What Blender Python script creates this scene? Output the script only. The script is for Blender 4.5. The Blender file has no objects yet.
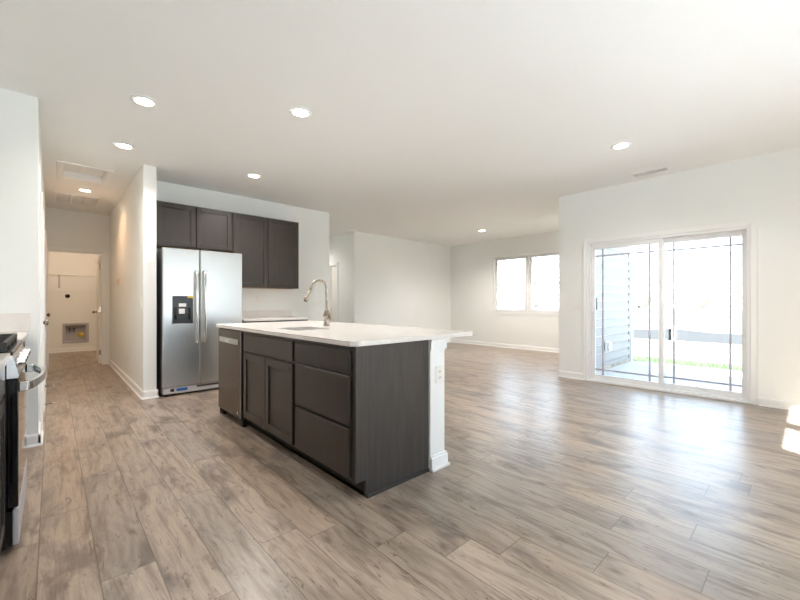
import bpy, bmesh, math, random
from mathutils import Vector, Matrix, Euler
random.seed(7)
PI = math.pi
S = bpy.context.scene
COL = S.collection

# ------------------------------------------------------------------ camera
FPX, HORIZON, YAW, EYE = 377.1, 303.0, 0.7453, 1.13
cam = bpy.data.cameras.new('camera')
cam.sensor_fit = 'HORIZONTAL'; cam.sensor_width = 36
cam.lens = FPX / 800 * 36
cam.shift_y = (HORIZON - 300) / 800
cam.clip_start = 0.02; cam.clip_end = 500
co = bpy.data.objects.new('camera', cam); COL.objects.link(co)
co.location = (0, 0, EYE); co.rotation_euler = (PI/2, 0, -YAW)
S.camera = co

# ------------------------------------------------------------------ world, sun, exposure
SKY = 3.2
SUN = 50.0
LAMP = 14.0
EXPO = 1.0
w = bpy.data.worlds.new('sky'); S.world = w; w.use_nodes = True
wn, wl = w.node_tree.nodes, w.node_tree.links
wn.clear()
wo = wn.new('ShaderNodeOutputWorld'); wb = wn.new('ShaderNodeBackground')
tc = wn.new('ShaderNodeTexCoord'); sp = wn.new('ShaderNodeSeparateXYZ'); rp = wn.new('ShaderNodeValToRGB')
wl.new(tc.outputs['Generated'], sp.inputs[0]); wl.new(sp.outputs['Z'], rp.inputs[0])
rp.color_ramp.elements[0].position = 0.0; rp.color_ramp.elements[0].color = (0.84, 0.92, 1.0, 1)
rp.color_ramp.elements[1].position = 0.5; rp.color_ramp.elements[1].color = (0.50, 0.72, 1.0, 1)
wl.new(rp.outputs[0], wb.inputs['Color']); wb.inputs['Strength'].default_value = SKY
wl.new(wb.outputs[0], wo.inputs[0])

sl = bpy.data.lights.new('sun', 'SUN'); sl.energy = SUN; sl.angle = math.radians(0.6); sl.color = (0.95, 0.98, 1.0)
so = bpy.data.objects.new('sun', sl); COL.objects.link(so)
SUND = Vector((0.6, 0.8, -0.83)).normalized()          # direction the light travels
so.rotation_euler = SUND.to_track_quat('-Z', 'Y').to_euler(); so.location = (-6, -8, 12)

def portal(name, loc, rot, sx, sy):
    l = bpy.data.lights.new(name, 'AREA'); l.shape = 'RECTANGLE'; l.size = sx; l.size_y = sy
    l.cycles.is_portal = True
    o = bpy.data.objects.new(name, l); COL.objects.link(o); o.location = loc; o.rotation_euler = rot
portal('portal_patio', (5.93, 1.31, 1.0), (PI/2, 0, PI/2), 1.8, 2.0)
portal('portal_living', (8.63, 4.64, 1.6), (PI/2, 0, PI/2), 1.9, 1.4)
portal('portal_dining', (3.36, -2.08, 1.6), (PI/2, 0, PI), 1.8, 1.5)
portal('portal_kitchen', (1.37, -2.08, 1.12), (PI/2, 0, PI), 2.0, 2.0)

S.view_settings.view_transform = 'Standard'; S.view_settings.look = 'None'
S.view_settings.exposure = EXPO; S.view_settings.gamma = 1.0
S.view_settings.use_curve_mapping = False
S.cycles.use_denoising = True
S.cycles.max_bounces = 12; S.cycles.diffuse_bounces = 8; S.cycles.glossy_bounces = 5
S.cycles.transparent_max_bounces = 12; S.cycles.transmission_bounces = 6
S.cycles.sample_clamp_indirect = 6.0
S.cycles.caustics_reflective = False; S.cycles.caustics_refractive = False

# ------------------------------------------------------------------ materials
def srgb(r, g, b):
    f = lambda c: (c/255/12.92) if c/255 <= 0.04045 else ((c/255+0.055)/1.055)**2.4
    return (f(r), f(g), f(b), 1)

class NT:
    def __init__(s, name):
        s.m = bpy.data.materials.new(name); s.m.use_nodes = True
        s.t = s.m.node_tree; s.n = s.t.nodes; s.l = s.t.links
        s.b = s.n['Principled BSDF']
    def node(s, t, **k):
        n = s.n.new(t)
        for a, v in k.items(): setattr(n, a, v)
        return n
    def put(s, src, dst):
        if isinstance(src, (int, float, tuple)): dst.default_value = src
        else: s.l.new(src, dst)
    def math(s, op, a, b=0.0, c=None):
        n = s.node('ShaderNodeMath', operation=op); s.put(a, n.inputs[0]); s.put(b, n.inputs[1])
        if c is not None: s.put(c, n.inputs[2])
        return n.outputs[0]
    def vec(s, x, y, z=0.0):
        n = s.node('ShaderNodeCombineXYZ'); s.put(x, n.inputs[0]); s.put(y, n.inputs[1]); s.put(z, n.inputs[2]); return n.outputs[0]
    def mix(s, f, a, b, mode='MIX'):
        n = s.node('ShaderNodeMix', data_type='RGBA', blend_type=mode)
        s.put(f, n.inputs[0]); s.put(a, n.inputs[6]); s.put(b, n.inputs[7]); return n.outputs[2]
    def noise(s, v, scale, detail=3.0, rough=0.5, dist=0.0):
        n = s.node('ShaderNodeTexNoise'); s.put(v, n.inputs['Vector']); n.inputs['Scale'].default_value = scale
        n.inputs['Detail'].default_value = detail; n.inputs['Roughness'].default_value = rough; n.inputs['Distortion'].default_value = dist
        return n.outputs['Fac']
    def ramp(s, f, *els):
        n = s.node('ShaderNodeValToRGB'); cr = n.color_ramp
        while len(cr.elements) < len(els): cr.elements.new(0.5)
        for e, (p, c) in zip(cr.elements, els):
            e.position = p; e.color = c if isinstance(c, tuple) else (c, c, c, 1)
        s.put(f, n.inputs[0]); return n.outputs[0]
    def bump(s, h, strength=0.1, dist=0.002):
        n = s.node('ShaderNodeBump'); n.inputs['Strength'].default_value = strength; n.inputs['Distance'].default_value = dist
        s.put(h, n.inputs['Height']); s.l.new(n.outputs[0], s.b.inputs['Normal'])
    def obj(s):
        return s.node('ShaderNodeTexCoord').outputs['Object']

def plain(name, col, rough=0.5, metal=0.0, bump=0.0, bscale=200, spec=None, var=0.03):
    t = NT(name); o = t.obj()
    nz = t.noise(o, 2.3, 3)
    c2 = tuple(min(1, c*(1+var)) for c in col[:3]) + (1,); c1 = tuple(c*(1-var) for c in col[:3]) + (1,)
    t.l.new(t.mix(nz, c1, c2), t.b.inputs['Base Color'])
    t.b.inputs['Roughness'].default_value = rough; t.b.inputs['Metallic'].default_value = metal
    if spec is not None: t.b.inputs['Specular IOR Level'].default_value = spec
    if bump: t.bump(t.noise(o, bscale, 2), bump, 0.001)
    return t.m

def floor_mat():
    t = NT('oak_plank_floor'); o = t.obj()
    sx = t.node('ShaderNodeSeparateXYZ'); t.l.new(o, sx.inputs[0]); X, Y = sx.outputs[0], sx.outputs[1]
    PW, PL = 0.19, 1.22
    xr = t.math('DIVIDE', t.math('SUBTRACT', X, 1.855), PW)
    row = t.math('FLOOR', xr)
    wn1 = t.node('ShaderNodeTexWhiteNoise', noise_dimensions='1D'); t.l.new(row, wn1.inputs['W'])
    yr = t.math('DIVIDE', t.math('ADD', Y, t.math('MULTIPLY', wn1.outputs['Value'], 3.7)), PL)
    colm = t.math('FLOOR', yr)
    wn2 = t.node('ShaderNodeTexWhiteNoise', noise_dimensions='2D'); t.l.new(t.vec(row, colm), wn2.inputs['Vector'])
    pid = wn2.outputs['Value']
    wn3 = t.node('ShaderNodeTexWhiteNoise', noise_dimensions='2D'); t.l.new(t.vec(t.math('ADD', row, 31.5), colm), wn3.inputs['Vector'])
    pid2 = wn3.outputs['Value']
    # seams
    fx = t.math('FRACT', xr); fy = t.math('FRACT', yr)
    ex = t.math('MULTIPLY', t.math('MINIMUM', fx, t.math('SUBTRACT', 1.0, fx)), PW)
    ey = t.math('MULTIPLY', t.math('MINIMUM', fy, t.math('SUBTRACT', 1.0, fy)), PL)
    e = t.math('MINIMUM', ex, ey)
    seam = t.ramp(t.math('MULTIPLY', e, 100.0), (0.0, 1.0), (0.13, 1.0), (0.32, 0.0))
    # per plank shifted coordinates
    gx = t.math('ADD', X, t.math('MULTIPLY', pid, 13.0)); gy = t.math('ADD', Y, t.math('MULTIPLY', pid2, 17.0))
    warp = t.noise(t.vec(gx, gy), 1.6, 2)
    gxw = t.math('ADD', gx, t.math('MULTIPLY', t.math('SUBTRACT', warp, 0.5), 0.09))
    g1 = t.noise(t.vec(t.math('MULTIPLY', gxw, 34.0), t.math('MULTIPLY', gy, 2.4)), 1.0, 6, 0.66, 0.3)
    g2 = t.noise(t.vec(t.math('MULTIPLY', gxw, 110.0), t.math('MULTIPLY', gy, 5.0)), 1.0, 3, 0.6)
    blot = t.noise(t.vec(t.math('MULTIPLY', gx, 4.5), t.math('MULTIPLY', gy, 1.7)), 1.0, 4, 0.6, 0.7)
    crack = t.noise(t.vec(t.math('MULTIPLY', gxw, 38.0), t.math('MULTIPLY', gy, 8.0), 4.0), 1.0, 6, 0.72, 0.9)
    A = srgb(166, 147, 129); B = srgb(180, 163, 146); C = srgb(156, 145, 134); D = srgb(112, 103, 95)
    base = t.mix(pid, A, B); base = t.mix(t.ramp(pid2, (0.5, 0.0), (0.95, 0.8)), base, C)
    base = t.mix(t.ramp(blot, (0.50, 0.0), (0.66, 0.9)), base, D)
    base = t.mix(t.ramp(g1, (0.34, 0.62), (0.53, 0.0)), base, srgb(104, 87, 73))
    base = t.mix(t.ramp(g1, (0.54, 0.0), (0.72, 0.4)), base, srgb(184, 166, 147))
    base = t.mix(t.ramp(g2, (0.3, 0.30), (0.6, 0.0)), base, srgb(120, 104, 92))
    base = t.mix(t.ramp(crack, (0.59, 0.0), (0.66, 0.8)), base, srgb(84, 70, 60))
    # knots
    vo = t.node('ShaderNodeTexVoronoi', voronoi_dimensions='2D', feature='F1'); vo.inputs['Scale'].default_value = 1.0
    t.l.new(t.vec(t.math('MULTIPLY', gxw, 5.5), t.math('MULTIPLY', gy, 2.6)), vo.inputs['Vector'])
    kn = t.math('MULTIPLY', t.ramp(vo.outputs['Distance'], (0.03, 0.75), (0.12, 0.0)), t.ramp(blot, (0.5, 0.0), (0.56, 1.0)))
    fis = t.noise(t.vec(t.math('MULTIPLY', gxw, 9.0), t.math('MULTIPLY', gy, 2.2), 9.0), 1.0, 7, 0.72, 0.6)
    base = t.mix(t.ramp(fis, (0.55, 0.0), (0.64, 0.65)), base, srgb(100, 84, 71))
    base = t.mix(kn, base, srgb(92, 76, 66))
    base = t.mix(t.math('MULTIPLY', seam, 0.6), base, srgb(72, 62, 55))
    t.l.new(base, t.b.inputs['Base Color'])
    rg = t.math('ADD', 0.25, t.math('MULTIPLY', g1, 0.10)); t.l.new(rg, t.b.inputs['Roughness'])
    t.b.inputs['Specular IOR Level'].default_value = 0.5
    h = t.math('SUBTRACT', t.math('MULTIPLY', g2, 0.35), seam)
    t.bump(h, 0.22, 0.0012)
    return t.m

def wood_dark(name, c1, c2, vertical=True, rough=0.42):
    t = NT(name); o = t.obj(); sx = t.node('ShaderNodeSeparateXYZ'); t.l.new(o, sx.inputs[0])
    X, Y, Z = sx.outputs
    a = t.math('ADD', X, Y)
    v = t.vec(t.math('MULTIPLY', a, 55.0), t.math('MULTIPLY', Z, 2.2)) if vertical else t.vec(t.math('MULTIPLY', Z, 55.0), t.math('MULTIPLY', a, 2.2))
    g = t.noise(v, 1.0, 5, 0.65, 0.4)
    t.l.new(t.mix(t.ramp(g, (0.3, 0.0), (0.7, 1.0)), c1, c2), t.b.inputs['Base Color'])
    t.b.inputs['Roughness'].default_value = rough
    t.bump(g, 0.08, 0.001)
    return t.m

def steel(name, col, rough=0.26, axis='X', var=0.04):
    t = NT(name); o = t.obj(); sx = t.node('ShaderNodeSeparateXYZ'); t.l.new(o, sx.inputs[0])
    X, Y, Z = sx.outputs
    h = t.math('ADD', X, Y)
    v = t.vec(t.math('MULTIPLY', h, 3.0), t.math('MULTIPLY', Z, 420.0)) if axis == 'X' else t.vec(t.math('MULTIPLY', h, 420.0), t.math('MULTIPLY', Z, 3.0))
    g = t.noise(v, 1.0, 3, 0.6)
    c1 = tuple(c*(1-var) for c in col[:3]) + (1,); c2 = tuple(min(1, c*(1+var)) for c in col[:3]) + (1,)
    t.l.new(t.mix(g, c1, c2), t.b.inputs['Base Color'])
    t.b.inputs['Metallic'].default_value = 1.0
    t.b.inputs['Roughness'].default_value = rough; t.b.inputs['Anisotropic'].default_value = 0.4
    return t.m

def quartz():
    t = NT('white_quartz'); o = t.obj()
    n = t.noise(o, 160, 2); n2 = t.noise(o, 4, 4, 0.6, 0.8)
    c = t.mix(t.ramp(n, (0.55, 0.0), (0.68, 0.6)), srgb(232, 228, 224), srgb(210, 204, 200))
    c = t.mix(t.ramp(n2, (0.45, 0.0), (0.7, 0.4)), c, srgb(222, 216, 210))
    t.l.new(c, t.b.inputs['Base Color']); t.b.inputs['Roughness'].default_value = 0.16
    return t.m

def glass():
    t = NT('window_glass')
    t.n.remove(t.b)
    out = t.n['Material Output']
    tr = t.node('ShaderNodeBsdfTransparent'); tr.inputs[0].default_value = (0.97, 0.985, 0.98, 1)
    gl = t.node('ShaderNodeBsdfGlossy'); gl.inputs['Roughness'].default_value = 0.02
    fr = t.node('ShaderNodeFresnel'); fr.inputs['IOR'].default_value = 1.25
    mx = t.node('ShaderNodeMixShader')
    t.l.new(fr.outputs[0], mx.inputs[0]); t.l.new(tr.outputs[0], mx.inputs[1]); t.l.new(gl.outputs[0], mx.inputs[2])
    t.l.new(mx.outputs[0], out.inputs['Surface'])
    return t.m

def emit(name, col, strength):
    t = NT(name); o = t.obj()
    t.b.inputs['Base Color'].default_value = (0.9, 0.9, 0.88, 1)
    t.b.inputs['Emission Color'].default_value = col; t.b.inputs['Emission Strength'].default_value = strength
    return t.m

def siding_mat():
    return plain('vinyl_siding', srgb(130, 126, 123), 0.6, var=0.02)

def ground_mat():
    t = NT('dry_field'); o = t.obj()
    n = t.noise(o, 0.25, 5, 0.6); n2 = t.noise(o, 6, 4)
    c = t.mix(t.ramp(n, (0.35, 0.0), (0.65, 1.0)), srgb(100, 95, 82), srgb(88, 92, 70))
    c = t.mix(t.math('MULTIPLY', n2, 0.4), c, srgb(80, 76, 66))
    t.l.new(c, t.b.inputs['Base Color']); t.b.inputs['Roughness'].default_value = 0.95
    return t.m

def grass_mat():
    t = NT('lawn_grass'); o = t.obj()
    n = t.noise(o, 30, 4, 0.7)
    c = t.mix(n, srgb(36, 52, 22), srgb(50, 72, 28))
    t.l.new(c, t.b.inputs['Base Color']); t.b.inputs['Roughness'].default_value = 0.9
    return t.m

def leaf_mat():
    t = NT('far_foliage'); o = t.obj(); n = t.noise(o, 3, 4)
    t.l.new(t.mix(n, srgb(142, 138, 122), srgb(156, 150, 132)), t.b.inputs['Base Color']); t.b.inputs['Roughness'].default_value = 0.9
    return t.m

M = {}
M['floor'] = floor_mat()
M['wall'] = plain('wall_paint', srgb(238, 240, 238), 0.75, bump=0.05, bscale=350, spec=0.25, var=0.008)
M['ceil'] = plain('ceiling_paint', srgb(239, 240, 239), 0.9, bump=0.08, bscale=220, spec=0.2, var=0.008)
M['trim'] = plain('white_trim_paint', srgb(241, 242, 241), 0.38, var=0.008)
M['door'] = plain('white_door_paint', srgb(238, 236, 230), 0.4, var=0.008)
M['vinyl'] = plain('white_vinyl', srgb(236, 237, 238), 0.35, var=0.008)
M['plastic'] = plain('white_plastic', srgb(238, 237, 232), 0.35, var=0.008)
M['espresso'] = wood_dark('espresso_wood', srgb(46, 40, 36), srgb(58, 51, 46), rough=0.36)
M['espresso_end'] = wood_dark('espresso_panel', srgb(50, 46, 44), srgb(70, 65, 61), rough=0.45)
M['espresso_dark'] = plain('espresso_toe_kick', srgb(32, 27, 25), 0.6)
M['cab_in'] = plain('cabinet_underside', srgb(170, 140, 108), 0.6)
M['quartz'] = quartz()
M['steel'] = steel('brushed_steel', srgb(200, 201, 200), 0.30, var=0.015)
M['steel_dw'] = steel('dark_brushed_steel', srgb(104, 94, 84), 0.27, var=0.02)
M['steel_hi'] = steel('bright_steel', srgb(222, 222, 222), 0.2, 'Y')
M['nickel'] = plain('brushed_nickel', srgb(166, 156, 145), 0.2, 1.0)
M['bronze'] = plain('dark_nickel', srgb(128, 112, 98), 0.28, 1.0)
M['grey_side'] = plain('grey_appliance_side', srgb(92, 92, 93), 0.45)
M['black'] = plain('black_enamel', srgb(18, 18, 20), 0.22)
M['black_glass'] = plain('black_oven_glass', srgb(10, 10, 12), 0.05)
M['iron'] = plain('cast_iron', srgb(30, 29, 29), 0.5)
M['rubber'] = plain('black_rubber', srgb(16, 16, 16), 0.7)
M['grid'] = plain('grey_grille_bar', srgb(186, 187, 202), 0.4)
M['glass'] = glass()
M['lens'] = emit('lamp_lens', (1.0, 0.88, 0.74, 1), 14.0)
M['concrete'] = plain('patio_concrete', srgb(178, 169, 160), 0.85, bump=0.1, bscale=120)
M['bounce_concrete'] = plain('bounce_concrete', srgb(212, 214, 218), 0.85)  # pale surface for the added slab that reflects sun indoors
M['siding'] = siding_mat()
M['field'] = ground_mat()
M['grass'] = grass_mat()
M['leaf'] = leaf_mat()
M['silt'] = plain('black_silt_fabric', srgb(46, 47, 50), 0.8)
M['stake'] = plain('pale_wood_stake', srgb(214, 198, 170), 0.8)
M['valve'] = plain('valve_yellow', srgb(226, 204, 96), 0.4)
M['blue'] = plain('blue_label', srgb(28, 96, 170), 0.4)
M['yellow'] = plain('yellow_label', srgb(238, 196, 30), 0.5)
M['paper'] = plain('white_label', srgb(225, 225, 225), 0.5)
M['dispenser'] = plain('dispenser_black', srgb(24, 25, 27), 0.3)
M['slot'] = plain('dark_slot', srgb(60, 58, 56), 0.6)
M['box_grey'] = plain('grey_box_plastic', srgb(186, 184, 186), 0.5)
M['roof'] = plain('roof_shingle', srgb(96, 92, 90), 0.9)
M['tan'] = plain('warm_white_plastic', srgb(228, 214, 190), 0.4)

# ------------------------------------------------------------------ helpers
def bm_new(): return bmesh.new()
def box(bm, x0, x1, y0, y1, z0, z1, bev=0.0, seg=2):
    t = bmesh.new()
    v = [t.verts.new((x, y, z)) for z in (z0, z1) for y in (y0, y1) for x in (x0, x1)]
    for f in ((0, 2, 3, 1), (4, 5, 7, 6), (0, 1, 5, 4), (2, 6, 7, 3), (0, 4, 6, 2), (1, 3, 7, 5)):
        t.faces.new([v[i] for i in f])
    if bev > 0:
        bmesh.ops.bevel(t, geom=t.edges[:], offset=bev, segments=seg, affect='EDGES', profile=0.5)
    join(bm, t)
def join(bm, t):
    me = bpy.data.meshes.new('tmp'); t.to_mesh(me); t.free(); bm.from_mesh(me); bpy.data.meshes.remove(me)
def frame_from(d):
    d = Vector(d).normalized(); up = Vector((0, 0, 1)) if abs(d.z) < 0.95 else Vector((1, 0, 0))
    a = d.cross(up).normalized(); b = a.cross(d).normalized(); return a, b
def tube(bm, pts, rad, seg=12, cap=True, flat=1.0):
    pts = [Vector(p) for p in pts]; n = len(pts)
    rr = rad if isinstance(rad, (list, tuple)) else [rad]*n
    rings = []; pa = None
    for i, p in enumerate(pts):
        d = (pts[min(i+1, n-1)] - pts[max(i-1, 0)]).normalized()
        if pa is None: a, b = frame_from(d)
        else:
            a = (pa - d*pa.dot(d)).normalized(); b = a.cross(d).normalized()
        pa = a
        rings.append([bm.verts.new(p + (a*math.cos(k*2*PI/seg) + b*flat*math.sin(k*2*PI/seg))*rr[i]) for k in range(seg)])
    for i in range(n-1):
        for k in range(seg):
            f = bm.faces.new((rings[i][k], rings[i][(k+1) % seg], rings[i+1][(k+1) % seg], rings[i+1][k])); f.smooth = True
    if cap:
        bm.faces.new(rings[0]); bm.faces.new(rings[-1])
def lathe(bm, prof, c=(0, 0, 0), axis='Z', seg=24, smooth=True):
    rings = []
    for r, h in prof:
        ring = []
        for k in range(seg):
            a = 2*PI*k/seg; u, v = r*math.cos(a), r*math.sin(a)
            p = {'Z': (u, v, h), 'X': (h, u, v), 'Y': (u, h, v)}[axis]
            ring.append(bm.verts.new(Vector(c) + Vector(p)))
        rings.append(ring)
    for i in range(len(rings)-1):
        for k in range(seg):
            f = bm.faces.new((rings[i][k], rings[i][(k+1) % seg], rings[i+1][(k+1) % seg], rings[i+1][k])); f.smooth = smooth
    if prof[0][0] > 1e-4: bm.faces.new(rings[0])
    if prof[-1][0] > 1e-4: bm.faces.new(rings[-1])
def extrude_profile(bm, prof, path_a, path_b, out, up=(0, 0, 1)):
    """prof: list of (outward, up) points; swept straight from path_a to path_b."""
    o, u = Vector(out), Vector(up); A, B = Vector(path_a), Vector(path_b)
    ra = [bm.verts.new(A + o*p + u*q) for p, q in prof]; rb = [bm.verts.new(B + o*p + u*q) for p, q in prof]
    n = len(prof)
    for i in range(n): bm.faces.new((ra[i], ra[(i+1) % n], rb[(i+1) % n], rb[i]))
    bm.faces.new(ra); bm.faces.new(rb)
def obj(name, bm, m, parent=None, label=None):
    bmesh.ops.recalc_face_normals(bm, faces=bm.faces[:])
    me = bpy.data.meshes.new(name); bm.to_mesh(me); bm.free(); me.materials.append(M[m] if isinstance(m, str) else m)
    o = bpy.data.objects.new(name, me); COL.objects.link(o)
    if parent: 
        o.parent = parent
        o.matrix_parent_inverse = Matrix.Identity(4)
    if label: o['label'] = label
    return o
def thing(name, label, cat, loc=(0, 0, 0), rz=0.0, group=None):
    o = bpy.data.objects.new(name, None); COL.objects.link(o); o.empty_display_size = 0.1
    o.location = loc; o.rotation_euler = (0, 0, rz); o['label'] = label; o['category'] = cat
    if group: o['group'] = group
    return o
def tag(o, label, cat, group=None, kind=None):
    o['label'] = label; o['category'] = cat
    if group: o['group'] = group
    if kind: o['kind'] = kind
    return o
def struct(name, bm, m, parent=None):
    o = obj(name, bm, m, parent)
    if not parent: o['kind'] = 'structure'
    return o
def sroot(name, loc=(0, 0, 0), rz=0.0):
    o = bpy.data.objects.new(name, None); COL.objects.link(o); o.location = loc; o.rotation_euler = (0, 0, rz); o['kind'] = 'structure'
    return o
def copy_tree(o, parent=None):
    c = o.copy(); COL.objects.link(c)
    if parent: c.parent = parent
    for ch in list(o.children): copy_tree(ch, c)
    return c

H = 2.76
# wall along an axis, with rectangular openings; the cells round the openings are boxes
def wall_bm(axis, p0, p1, a0, a1, z0=0.0, z1=H, holes=()):
    bm = bm_new()
    al = sorted({a0, a1} | {h[0] for h in holes} | {h[1] for h in holes})
    zl = sorted({z0, z1} | {h[2] for h in holes} | {h[3] for h in holes})
    al = [a for a in al if a0 <= a <= a1]; zl = [z for z in zl if z0 <= z <= z1]
    if not holes:
        if axis == 'X': box(bm, p0, p1, a0, a1, z0, z1)
        else: box(bm, a0, a1, p0, p1, z0, z1)
        return bm
    for i in range(len(al)-1):
        am = (al[i]+al[i+1])/2; run = None; spans = []
        for j in range(len(zl)-1):
            zm = (zl[j]+zl[j+1])/2
            if any(h[0] < am < h[1] and h[2] < zm < h[3] for h in holes):
                if run: spans.append(run); run = None
            else: run = (run[0], zl[j+1]) if run else (zl[j], zl[j+1])
        if run: spans.append(run)
        for s0, s1 in spans:
            if axis == 'X': box(bm, p0, p1, al[i], al[i+1], s0, s1)
            else: box(bm, al[i], al[i+1], p0, p1, s0, s1)
    return bm

# ------------------------------------------------------------------ structure
bm = bm_new(); box(bm, -0.95, 5.9, -2.05, 11.75, -0.1, 0); box(bm, 5.9, 8.6, 2.46, 10.2, -0.1, 0)
struct('floor', bm, 'floor')
bm = bm_new(); box(bm, -0.95, 0.09, -2.05, 11.75, H, H+0.15); box(bm, 0.51, 5.9, -2.05, 11.75, H, H+0.15)
box(bm, 0.09, 0.51, -2.05, 5.87, H, H+0.15); box(bm, 0.09, 0.51, 6.49, 11.75, H, H+0.15); box(bm, 5.9, 8.6, 2.46, 10.2, H, H+0.15)
struct('ceiling', bm, 'ceil')
struct('wall_left', wall_bm('X', -0.92, -0.80, -1.9, 4.15), 'wall')
DW = [(2.49, 3.35, 0.9, 2.3), (3.43, 4.23, 0.9, 2.3)]
FILLW = [(0.42, 1.32, 0.15, 2.1), (1.42, 2.32, 0.15, 2.1)]  # unseen windows added to brighten the room
struct('wall_right', wall_bm('Y', -2.05, -1.9, -0.92, 5.9, holes=DW+FILLW), 'wall')
struct('wall_kitchen_end', wall_bm('Y', 4.15, 4.27, -0.92, -0.08), 'wall')
struct('wall_hall_left', wall_bm('X', -0.20, -0.08, 4.27, 8.8, holes=[(4.62, 5.36, 0, 2.04), (6.95, 7.75, 0, 2.04)]), 'wall')
struct('wall_hall_right', wall_bm('X', 0.79, 0.92, 5.30, 8.8), 'wall')
struct('wall_hall_end', wall_bm('Y', 8.80, 8.92, -0.92, 1.7, holes=[(-0.055, 0.685, 0, 2.04)]), 'wall')
struct('wall_laundry_left', wall_bm('X', -0.92, -0.80, 8.92, 11.6), 'wall')
struct('wall_laundry_right', wall_bm('X', 1.58, 1.70, 8.92, 11.6), 'wall')
LB = (0.17, 0.64, 0.21, 0.67)      # washer outlet box opening
struct('wall_laundry_back', wall_bm('Y', 11.6, 11.75, -0.92, 1.7, holes=[(0.22, 0.60, 0.24, 0.62)]), 'wall')
struct('wall_kitchen_back', wall_bm('Y', 5.88, 6.0, 0.92, 3.69), 'wall')
struct('wall_entry_left', wall_bm('X', 3.57, 3.69, 6.0, 10.05), 'wall')
struct('wall_entry_right', wall_bm('X', 5.05, 5.17, 7.0, 10.05, holes=[(7.72, 8.0, 0, 2.04)]), 'wall')
struct('wall_entry_end', wall_bm('Y', 10.05, 10.17, 3.57, 5.17), 'wall')
struct('wall_living_left', wall_bm('Y', 7.0, 7.12, 5.17, 8.45), 'wall')
LW = (3.70, 5.58, 0.90, 2.30)
struct('wall_living_end', wall_bm('X', 8.45, 8.60, 2.61, 7.12, holes=[LW]), 'wall')
struct('wall_patio', wall_bm('X', 5.74, 5.90, -1.9, 2.61, holes=[(0.44, 2.18, 0, 2.0)]), 'wall')
struct('wall_living_right', wall_bm('Y', 2.49, 2.61, 5.90, 8.60), 'wall')
struct('wall_closet_back', wall_bm('X', 5.8, 5.9, 7.3, 8.4), 'wall')
bm = bm_new(); box(bm, -0.95, 5.90, -2.05, 11.75, H+0.15, 5.9)
struct('wall_shade_block', bm, 'siding')  # unseen block above the ceiling, added to shade the patio side
bm = bm_new(); box(bm, 5.90, 9.0, 2.3, 10.3, H+0.15, H+0.35); struct('roof_living', bm, 'roof')

# baseboards
BP = [(0, 0), (0.014, 0), (0.014, 0.075), (0.011, 0.088), (0.005, 0.095), (0, 0.095)]
SP = [(0.014, 0), (0.026, 0), (0.024, 0.010), (0.019, 0.016), (0.014, 0.018)]
def baseboard(name, segs):
    bm = bm_new()
    for a, b, o in segs:
        extrude_profile(bm, BP, (*a, 0), (*b, 0), (*o, 0)); extrude_profile(bm, SP, (*a, 0), (*b, 0), (*o, 0))
    o = struct(name, bm, 'trim'); return o
e = 0.014
baseboard('baseboard_patio', [((5.74, 2.24), (5.74, 2.61+e), (-1, 0)), ((5.74, -1.9), (5.74, 0.375), (-1, 0)), ((5.74, 2.61), (8.45, 2.61), (0, 1))])
baseboard('baseboard_living_end', [((8.45, 2.61), (8.45, 7.0), (-1, 0))])
baseboard('baseboard_living_left', [((5.05-e, 7.0), (8.45, 7.0), (0, -1))])
baseboard('baseboard_entry', [((5.05, 7.0-e), (5.05, 7.65), (-1, 0)), ((5.05, 8.07), (5.05, 10.05), (-1, 0)), ((3.69, 5.88-e), (3.69, 10.05), (1, 0)), ((3.69, 10.05), (5.05, 10.05), (0, -1))])
baseboard('baseboard_kitchen_back', [((2.98, 5.88), (3.69+e, 5.88), (0, -1))])
baseboard('baseboard_hall_right', [((0.79, 5.30-e), (0.79, 8.8), (-1, 0)), ((0.79-e, 5.30), (0.92+e, 5.30), (0, -1)), ((0.92, 5.30-e), (0.92, 5.88), (1, 0))])
baseboard('baseboard_hall_left', [((-0.08, 4.15-e), (-0.08, 4.55), (1, 0)), ((-0.08, 5.43), (-0.08, 6.88), (1, 0)), ((-0.08, 7.82), (-0.08, 8.8), (1, 0)), ((-0.16, 4.15), (-0.08+e, 4.15), (0, -1))])
baseboard('baseboard_laundry', [((-0.8, 11.6), (1.58, 11.6), (0, -1)), ((1.58, 8.92), (1.58, 11.6), (-1, 0)), ((-0.8, 8.92), (-0.8, 11.6), (1, 0))])
baseboard('baseboard_right', [((-0.8, -1.9), (5.74, -1.9), (0, 1))])

# casings round a door opening on a wall face
def casing(name, axis, face, out, a0, a1, ztop, wdt=0.065, th=0.016, sill=False):
    bm = bm_new()
    f0, f1 = sorted((face, face + out*th)); g0, g1 = sorted((face + out*th, face + out*(th+0.006)))
    def b(u0, u1, z0, z1, o=False):
        p0, p1 = (g0, g1) if o else (f0, f1)
        if axis == 'X': box(bm, p0, p1, u0, u1, z0, z1, 0.003)
        else: box(bm, u0, u1, p0, p1, z0, z1, 0.003)
    b(a0-wdt, a0, 0, ztop+wdt); b(a1, a1+wdt, 0, ztop+wdt); b(a0, a1, ztop, ztop+wdt)
    b(a0-wdt, a0-wdt+0.018, 0, ztop+wdt, True); b(a1+wdt-0.018, a1+wdt, 0, ztop+wdt, True); b(a0-wdt+0.018, a1+wdt-0.018, ztop+wdt-0.018, ztop+wdt, True)
    return struct(name, bm, 'trim')
casing('trim_1', 'Y', 8.80, -1, -0.055+0.0, 0.685, 2.04, 0.06)
casing('trim_2', 'X', -0.08, 1, 4.62, 5.36, 2.04)
casing('trim_3', 'X', -0.08, 1, 6.95, 7.75, 2.04)
casing('trim_4', 'X', 5.05, -1, 7.72, 8.0, 2.04)
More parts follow.
